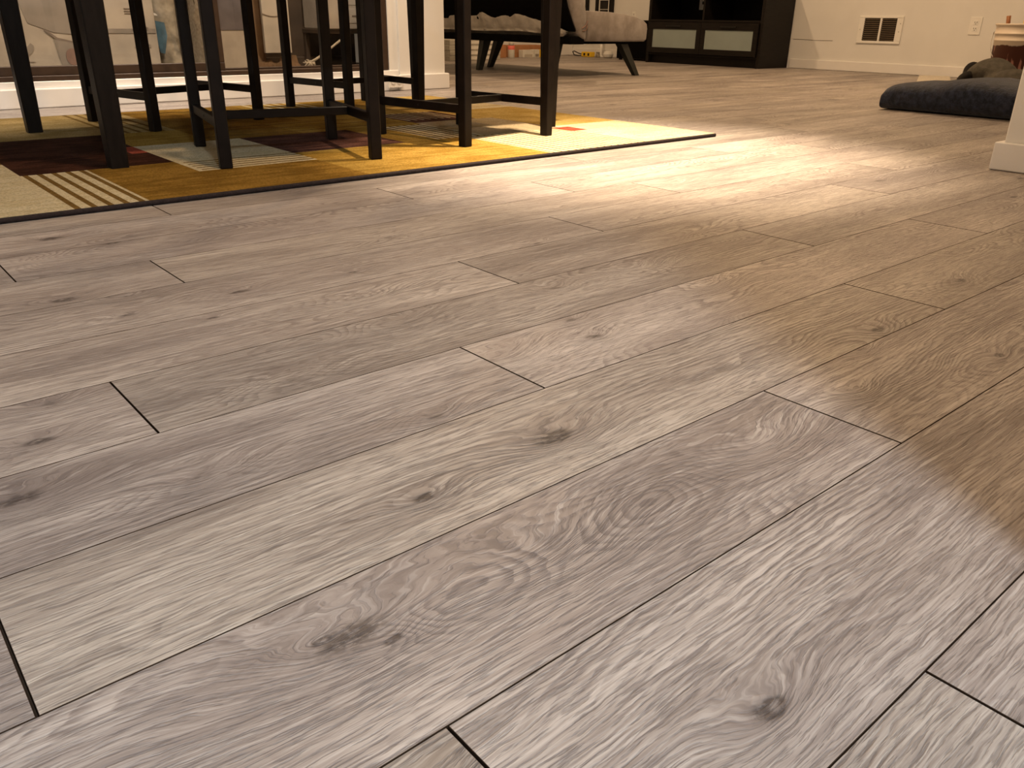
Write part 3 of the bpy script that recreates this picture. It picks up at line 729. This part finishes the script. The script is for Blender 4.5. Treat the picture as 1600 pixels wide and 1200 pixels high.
r = empty('wall_cable', (XB, 3.96, .224)); prop(r, 'thin grey cable line on the far wall between cabinet and heater', 'cable')
bm = bmesh.new(); tube(bm, [(-.0022, .19 - .045 * k, .002 - .0006 * k + .001 * math.sin(k)) for k in range(9)], .0013, 6); link_mesh('cable', bm, MAT['wire'], r, True)
# baseboard outlet by the glass door
r = empty('baseboard_outlet', (2.455, YL - .034, .048)); prop(r, 'white double outlet set in the baseboard beside the column', 'outlet')
box('plate', (-.045, -.006, -.030), (.040, .003, .028), MAT['plastic'], r, .002, 2)
for xx in (-.018, .018):
    bm = bmesh.new(); tube(bm, [(xx, -.0062, 0), (xx, -.0085, 0)], .0125, 16); k_ = link_mesh('socket', bm, MAT['white'], r, False)
    for q in (-.004, .004): box('slot', (xx + q - .001, -.0092, -.002), (xx + q + .001, -.0086, .005), MAT['slot'], k_, 0)

# black framed window on the far wall, left
w2 = empty('window_2', (XB, 6.42, .30)); struct(w2, 'black framed window with white muntins above the sofa seat')
for ya, yb in ((.155, .190), (.008, .045), (-.195, -.150)): box('stile', (-.03, ya, 0), (-.001, yb, 1.1), MAT['blackbrown'], w2, .002)
box('bottom_rail', (-.03, -.195, -.04), (-.001, .190, -.0005), MAT['blackbrown'], w2, .002); box('top_rail', (-.03, -.195, 1.1005), (-.001, .190, 1.14), MAT['blackbrown'], w2, .002)
box('pane', (-.012, -.150, 0), (-.006, .008, 1.1), MAT['slot'], w2, 0)
for yy in (-.135, -.005): box('muntin', (-.022, yy - .004, 0), (-.0125, yy + .004, 1.1), MAT['plastic'], w2, 0)
for k in range(12): box('muntin', (-.020, -.130, .06 + k * .085), (-.0125, -.010, .064 + k * .085), MAT['plastic'], w2, 0)

# ------------------------------------------------------------------ media cabinet
CX, CY0, CY1 = 6.185, 4.168, 5.385
cb = empty('media_cabinet', (CX, (CY0 + CY1) / 2, 0)); prop(cb, 'black-brown media cabinet with two frosted glass drawer fronts against the far wall', 'cabinet')
hy = (CY1 - CY0) / 2; BB = MAT['blackbrown']; dep = XB - .016 - CX
bm = bmesh.new()
bbox(bm, (.0, -hy, 0.0), (dep, -hy + .030, .56), .001); bbox(bm, (0, hy - .030, 0.0), (dep, hy, .56), .001)
bbox(bm, (.0, -hy + .03, .345), (dep, hy - .03, .362), .001); bbox(bm, (.004, -hy + .03, .07), (dep, hy - .03, .085), .001)
bbox(bm, (0, -.012, .362), (dep, .006, .54), .001)
link_mesh('carcass', bm, BB, cb)
box('top', (-.005, -hy - .004, .5605), (dep, hy + .004, .585), BB, cb, .002)
box('back_panel', (dep - .006, -hy + .03, .0855), (dep - .001, hy - .03, .5595), BB, cb, 0)
box('plinth', (.045, -hy + .0305, .0), (.060, hy - .0305, .0695), BB, cb, 0)
for ya, yb in ((-hy + .032, -.004), (-.0005, hy - .032)):
    dr = empty('drawer', (0, 0, 0)); dr.parent = cb
    bm = bmesh.new(); z0, z1 = .088, .342
    st = .044
    bbox(bm, (-.018, ya, z0), (-.001, yb, z0 + st), .001); bbox(bm, (-.018, ya, z1 - .058), (-.001, yb, z1), .001)
    bbox(bm, (-.018, ya, z0 + st), (-.001, ya + st, z1 - .058), .001); bbox(bm, (-.018, yb - st, z0 + st), (-.001, yb, z1 - .058), .001)
    link_mesh('drawer_frame', bm, BB, dr)
    box('glass_panel', (-.012, ya + st, z0 + st), (-.004, yb - st, z1 - .058), MAT['frost'], dr, 0)
    m_ = (ya + yb) / 2
    bm = bmesh.new(); bbox(bm, (-.034, m_ - .08, .305), (-.028, m_ + .08, .316), .002)
    for q in (-.07, .07): bbox(bm, (-.0285, m_ + q - .004, .306), (-.0182, m_ + q + .004, .315), 0)
    link_mesh('handle', bm, MAT['handle'], dr)
r = empty('socket_plate', (CX + dep - .0075, 5.10, .485)); prop(r, 'small white socket plate inside the upper cabinet compartment', 'outlet')
box('plate', (-.006, -.045, -.04), (0, .045, .045), MAT['plastic'], r, .002); box('hole', (-.0068, -.012, .005), (-.0061, .012, .030), MAT['slot'], r, 0)
# black speaker cabinet left of it
r = empty('subwoofer', (6.30, 5.66, 0)); prop(r, 'plain black subwoofer box between the media cabinet and the corner', 'speaker')
box('cabinet', (0, -.205, .012), (.28, .20, .352), BB, r, .004)
box('grille', (-.010, -.195, .022), (-.0005, .19, .342), MAT['blackcloth'], r, .003)
for sx in (.03, .25):
    for sy in (-.17, .17): box('foot', (sx - .012, sy - .012, 0), (sx + .012, sy + .012, .0118), MAT['slot'], r, 0)

# ------------------------------------------------------------------ sofa
SY0, SY1 = 4.085, 5.80
so = empty('sofa', (4.38, (SY0 + SY1) / 2, 0)); prop(so, 'taupe velvet armless sofa on black slanted legs, seen from behind', 'sofa')
ox, oy = so.location[0], so.location[1]
def prism_y(bm, prof, y0, y1, seg=8, inset=0.0):
    secs = []
    cx_ = sum(p[0] for p in prof) / len(prof); cz_ = sum(p[1] for p in prof) / len(prof)
    for k in range(seg + 1):
        y = y0 + (y1 - y0) * k / seg
        f_ = 1.0
        if inset and (k == 0 or k == seg): f_ = 1 - inset
        secs.append([(cx_ + (px - cx_) * f_ - ox, y - oy, cz_ + (pz - cz_) * f_) for px, pz in prof])
    if inset:
        secs.insert(1, [(px - ox, y0 + .012 - oy, pz) for px, pz in prof]); secs.insert(-1, [(px - ox, y1 - .012 - oy, pz) for px, pz in prof])
    loft(bm, secs)
seat_prof = [(4.098, .222), (4.30, .220), (4.60, .218), (4.676, .220), (4.694, .232), (4.698, .300), (4.690, .330), (4.655, .352), (4.58, .372), (4.45, .390), (4.30, .401), (4.16, .405), (4.102, .400)]
bm = bmesh.new(); prism_y(bm, seat_prof, SY0, SY1, 8, .05); link_mesh('seat_cushion', bm, MAT['velvet'], so, True)
back_prof = [(4.095, .228), (4.098, .30), (4.094, .36), (4.070, .46), (4.02, .62), (3.97, .78), (3.93, .80), (3.88, .775), (3.885, .70), (3.895, .56), (3.945, .42), (3.985, .33), (4.02, .272), (4.05, .246)]
bm = bmesh.new(); prism_y(bm, back_prof, SY0, SY1, 8, .05); link_mesh('backrest', bm, MAT['velvet'], so, True)
bm = bmesh.new(); prism_y(bm, [(4.005, .285), (3.97, .345), (3.93, .42), (3.885, .54), (3.872, .74), (3.868, .74), (3.878, .54), (3.922, .415), (3.962, .338), (3.998, .28)], SY0 + .004, SY1 - .03, 4); link_mesh('rear_cloth', bm, MAT['blackcloth'], so)
box('frame_rail', (3.965 - ox, SY0 + .01 - oy, .205), (4.09 - ox, SY1 - oy, .250), MAT['blackcloth'], so, .003)
box('seat_frame', (4.12 - ox, SY0 + .015 - oy, .206), (4.66 - ox, SY1 - oy, .2175), MAT['blackcloth'], so, .003)
for pts in ([(4.053, 4.088, .300), (4.082, 4.084, .318), (4.096, 4.083, .345)], [(4.058, 4.087, .285), (4.085, 4.084, .290), (4.096, 4.083, .318)]):
    bm = bmesh.new(); tube(bm, [(a - ox, b - oy - .004, z) for a, b, z in pts], .004, 6); link_mesh('hinge_strap', bm, MAT['pinkp'], so)
for (xt, yt, xb_, yb_) in ((4.50, 4.145, 4.610, 4.095), (4.06, 4.325, 4.00, 4.295), (4.03, 5.055, 4.005, 5.095), (4.34, 5.27, 4.33, 5.37)):
    bm = bmesh.new(); secs = []
    for z, hw, f_ in ((0.001, .020, 1), (.2055, .034, 0)):
        x, y = xt + (xb_ - xt) * f_, yt + (yb_ - yt) * f_
        secs.append([(x - hw - ox, y - hw * .8 - oy, z), (x + hw - ox, y - hw * .8 - oy, z), (x + hw - ox, y + hw * .8 - oy, z), (x - hw - ox, y + hw * .8 - oy, z)])
    loft(bm, secs); link_mesh('leg', bm, MAT['leg'], so)
# pale lining hanging out under the reclined back
bm = bmesh.new(); rr_ = random.Random(9); NY = 40
tops = [(4.13, .280), (4.20, .300), (4.27, .322), (4.39, .352), (4.50, .382), (4.62, .398), (4.72, .384), (4.82, .368), (4.90, .380), (5.00, .420), (5.05, .385), (5.15, .375), (5.30, .385), (5.42, .365), (5.53, .365), (5.72, .37)]
def interp(tb_, x):
    for (a, fa), (b, fb) in zip(tb_, tb_[1:]):
        if a <= x <= b: return fa + (fb - fa) * (x - a) / (b - a)
    return tb_[-1][1]
bots = [(4.13, .272), (4.16, .252), (4.23, .246), (4.30, .262), (4.6, .276), (5.0, .270), (5.72, .275)]
rows = []
for i in range(NY + 1):
    y = 4.13 + (5.72 - 4.13) * i / NY; zt, zb = interp(tops, y), interp(bots, y)
    rows.append([bm.verts.new((3.972 - .020 * math.sin(math.pi * j / 6) * (1 + .5 * math.sin(i * 1.3)) - .045 * max(0, (zb + (zt - zb) * j / 6) - .33) / .1 + rr_.uniform(-.004, .004) - ox, y - oy, zb + (zt - zb) * j / 6)) for j in range(7)])
for i in range(NY):
    for j in range(6): bm.faces.new((rows[i][j], rows[i + 1][j], rows[i + 1][j + 1], rows[i][j + 1]))
bmesh.ops.solidify(bm, geom=bm.faces[:], thickness=.003); link_mesh('loose_lining', bm, MAT['sheet'], so, True)

# ------------------------------------------------------------------ things on the floor behind the sofa
for k in range(4):
    r = empty('plank_pack', (4.88 + .004 * (k % 2), 6.42, .0005 + k * .0435)); prop(r, ('lowest', 'second lowest', 'second highest', 'topmost')[k] + ' pack in the stack of grey plank packs seen under the sofa', 'pack', 'stacked plank packs')
    box('carton', (-.29, -.16, 0), (.29, .16, .0425), MAT['greybox'], r, .003)
    box('end_label', (-.06, -.1612, .008), (.24, -.1604, .034), MAT['whitebox'], r, 0)
def small_box(name, x0, x1, y0, y1, z1, mat, label, strip=None):
    r = empty(name, ((x0 + x1) / 2, (y0 + y1) / 2, .0005)); prop(r, label, 'box')
    a, b = (x1 - x0) / 2, (y1 - y0) / 2
    box('carton', (-a, -b, 0), (a, b, z1), mat, r, .002)
    box('flap_seam', (-a + .004, -.006, z1 + .0002), (a - .004, .006, z1 + .0012), mat, r, 0)
    if strip: box('label', (-a * .7, -b - .0012, z1 * .1), (a * .7, -b - .0003, z1 * .45), strip, r, 0)
    return r
small_box('cardboard_box', 5.24, 5.49, 6.56, 6.74, .118, MAT['carton'], 'brown cardboard box left of the red-banded spray can under the sofa')
small_box('cardboard_box', 5.60, 5.99, 6.60, 6.76, .110, MAT['carton'], 'long brown cardboard box right of the red-banded spray can')
small_box('small_carton', 5.655, 5.800, 6.50, 6.565, .070, MAT['whitebox'], 'white small carton in front of the long cardboard box', MAT['grey2'])
small_box('small_carton', 5.808, 5.872, 6.50, 6.565, .072, MAT['whitebox'], 'narrow white carton beside the yellow packet', MAT['grey1'])
small_box('yellow_packet', 5.880, 5.960, 6.50, 6.560, .070, MAT['yellow'], 'yellow packet in front of the long cardboard box')
r = empty('spray_can', (5.520, 6.52, .0005)); prop(r, 'white spray can with a red band between two cardboard boxes', 'can')
bm = bmesh.new(); lathe(bm, [(.030, 0), (.033, .003), (.033, .075)]); link_mesh('can_body', bm, MAT['whitebox'], r, True)
bm = bmesh.new(); lathe(bm, [(.0335, .0755), (.0335, .110), (.030, .112)], cap=False); link_mesh('band', bm, MAT['red'], r, True)
bm = bmesh.new(); lathe(bm, [(.026, .112), (.026, .145), (.022, .152), (.001, .152)]); link_mesh('cap', bm, MAT['whitebox'], r, True)
# corner bits: yellow extension block with cord, glass jar, white cup, white pole
r = empty('power_block', (6.45, 6.40, .0005)); prop(r, 'yellow power block with a looped black cord on the floor by the corner', 'power strip')
box('block', (-.03, -.075, 0), (.03, .065, .048), MAT['yellow'], r, .006, 2)
for q in (-.04, .02): box('socket', (-.0312, q - .012, .012), (-.0303, q + .012, .036), MAT['slot'], r, 0)
bm = bmesh.new(); tube(bm, [(0, .066, .02), (-.01, .12, .03), (-.02, .18, .05), (-.01, .21, .045), (0, .20, .012), (0, .14, .008), (0, .09, .010)], .0055, 8); link_mesh('cord', bm, MAT['slot'], r, True)
r = empty('white_pole', (6.52, 6.28, .0005)); prop(r, 'slim white pole on a small round foot behind the sofa leg', 'pole')
bm = bmesh.new(); lathe(bm, [(.040, 0), (.040, .008), (.016, .014), (.0135, .018), (.0135, .36), (.001, .362)], 20); link_mesh('pole', bm, MAT['plastic'], r, True)
bm = bmesh.new(); lathe(bm, [(.017, .15), (.019, .153), (.019, .170), (.017, .173)], 20, False); link_mesh('collar', bm, MAT['white'], r, True)
r = empty('white_cup', (6.47, 6.13, .0005)); prop(r, 'white round tub lying beside the black subwoofer', 'tub')
bm = bmesh.new(); lathe(bm, [(.036, 0), (.048, .012), (.050, .035), (.042, .056), (.022, .066), (.001, .068)], 24); link_mesh('tub', bm, MAT['plastic'], r, True)
bm = bmesh.new(); lathe(bm, [(.0505, .028), (.052, .030), (.052, .036), (.0505, .038)], 24, False); link_mesh('rim', bm, MAT['white'], r, True)
r = empty('glass_jar', (6.44, 6.245, .0005)); prop(r, 'small murky jar between the yellow power block and the white tub', 'jar')
bm = bmesh.new(); lathe(bm, [(.020, 0), (.023, .004), (.023, .034), (.017, .040)], 18); link_mesh('jar', bm, MAT['bag'], r, True)
bm = bmesh.new(); lathe(bm, [(.019, .0405), (.019, .052), (.001, .052)], 18); link_mesh('lid', bm, MAT['grey1'], r, True)

# ------------------------------------------------------------------ right: blanket, jacket, offcut, bucket
r = empty('moving_blanket', (4.02, 1.35, .0005)); prop(r, 'folded navy moving blanket lying on the floor by the partition', 'blanket')
bm = bmesh.new(); secs = []; rr_ = random.Random(6)
prof = [(1.892, .060), (1.889, .088), (1.880, .104), (1.855, .113), (1.80, .118), (1.74, .121), (1.69, .126), (1.64, .136), (1.58, .144), (1.50, .147), (1.42, .138), (1.35, .128), (1.2, .112), (1.05, .104), (.93, .10)]
for (y, hh) in prof:
    sec = []
    for k in range(26):
        a = 2 * math.pi * k / 26
        cx_ = math.copysign(abs(math.cos(a)) ** .5, math.cos(a)); sz = math.copysign(abs(math.sin(a)) ** .7, math.sin(a))
        wx = .235 * (1 if y < 1.88 else .97)
        zz = hh * (.48 + .52 * sz) if sz > -.9 else 0.0
        sec.append((-.005 + cx_ * wx + rr_.uniform(-.003, .003), y - 1.35, max(0, zz + (rr_.uniform(-.002, .002) if sz > 0 else 0))))
    secs.append(sec)
loft(bm, secs); link_mesh('folds', bm, MAT['blanket'], r, True)
def lump(bm, c_, r_, seed, sub=4, amp=.30):
    rr2 = random.Random(seed); ph = [(rr2.uniform(1.5, 4), rr2.uniform(1.5, 4), rr2.uniform(1.5, 4), rr2.uniform(0, 6)) for _ in range(6)]
    g = bmesh.ops.create_icosphere(bm, subdivisions=sub, radius=1.0)
    for vv in g['verts']:
        n_ = vv.co.copy(); k = 1 + amp * sum(math.sin(a * n_.x + b * n_.y + d * n_.z + e) for a, b, d, e in ph) / 3
        vv.co = Vector((c_[0] + n_.x * r_[0] * k, c_[1] + n_.y * r_[1] * k, max(0.001, c_[2] + n_.z * r_[2] * k)))
r = empty('crumpled_jacket', (5.62, 2.10, .0005)); prop(r, 'crumpled dark grey jacket with a black hood behind the navy blanket', 'jacket')
bm = bmesh.new(); lump(bm, (.02, .02, .06), (.16, .13, .105), 12); link_mesh('body', bm, MAT['jacket'], r, True)
bm = bmesh.new(); lump(bm, (.0, .165, .045), (.10, .055, .085), 22); link_mesh('hood', bm, MAT['hood'], r, True)
bm = bmesh.new(); lump(bm, (-.06, -.11, .04), (.10, .13, .075), 33); link_mesh('sleeve', bm, MAT['jacket'], r, True)
r = empty('board_offcut', (6.03, 2.66, .0005), math.atan2(.44, .99)); prop(r, 'pale board offcut lying on the floor between blanket and far wall', 'board')
box('board', (-.50, -.10, 0), (.52, .10, .010), MAT['scrap'], r, .001); box('tongue', (-.50, -.106, .003), (.52, -.1002, .006), MAT['scrap'], r, 0)

r = empty('bucket', (6.20, 2.245, .0005)); prop(r, 'stained white plastic bucket holding tools at the right edge by the far wall', 'bucket')
bm = bmesh.new(); lathe(bm, [(.126, 0), (.131, .004), (.143, .262), (.146, .264), (.146, .270), (.144, .272), (.145, .300), (.152, .303), (.152, .310), (.146, .313), (.147, .352), (.154, .355), (.155, .365), (.147, .366), (.144, .350), (.130, .05), (.001, .045)], 48); link_mesh('pail', bm, MAT['bucket'], r, True)
bm = bmesh.new(); tube(bm, [(-.150 * math.cos(a) * .2 - .10 * math.sin(a), .152 * math.cos(a), .315 - .20 * math.sin(a)) for a in [math.pi * k / 20 for k in range(21)]], .0022, 8); link_mesh('handle', bm, MAT['wire'], r, True)
for s_ in (-1, 1):
    bm = bmesh.new(); bbox(bm, (-.014, s_ * .1475 - .006, .30), (.014, s_ * .1475 + .006, .335), .003); link_mesh('ear', bm, MAT['bucket'], r)
r = empty('hammer_handle', (6.16, 2.31, .060)); prop(r, 'brown wooden tool handle sticking out of the bucket', 'tool')
bm = bmesh.new(); tube(bm, [(0.03, -.03, 0), (.01, .0, .18), (0, .010, .30), (-.002, .016, .352)], [.012, .011, .012, .013], 10); link_mesh('shaft', bm, MAT['stickw'], r, True)
bm = bmesh.new(); tube(bm, [(0.03, -.03, -.006), (.03, -.03, -.001)], .014, 10); link_mesh('head', bm, MAT['wire'], r, True)
r = empty('yellow_tool', (6.16, 2.205, .062)); prop(r, 'yellow tool grip showing above the bucket rim', 'tool')
bm = bmesh.new(); tube(bm, [(0.02, -.02, 0), (0, .0, .22), (-.005, .01, .325)], [.010, .010, .015], 10); link_mesh('grip', bm, MAT['yellow'], r, True)
bm = bmesh.new(); tube(bm, [(0.02, -.02, -.012), (.02, -.02, -.001)], .008, 8); link_mesh('tip', bm, MAT['wire'], r, True)
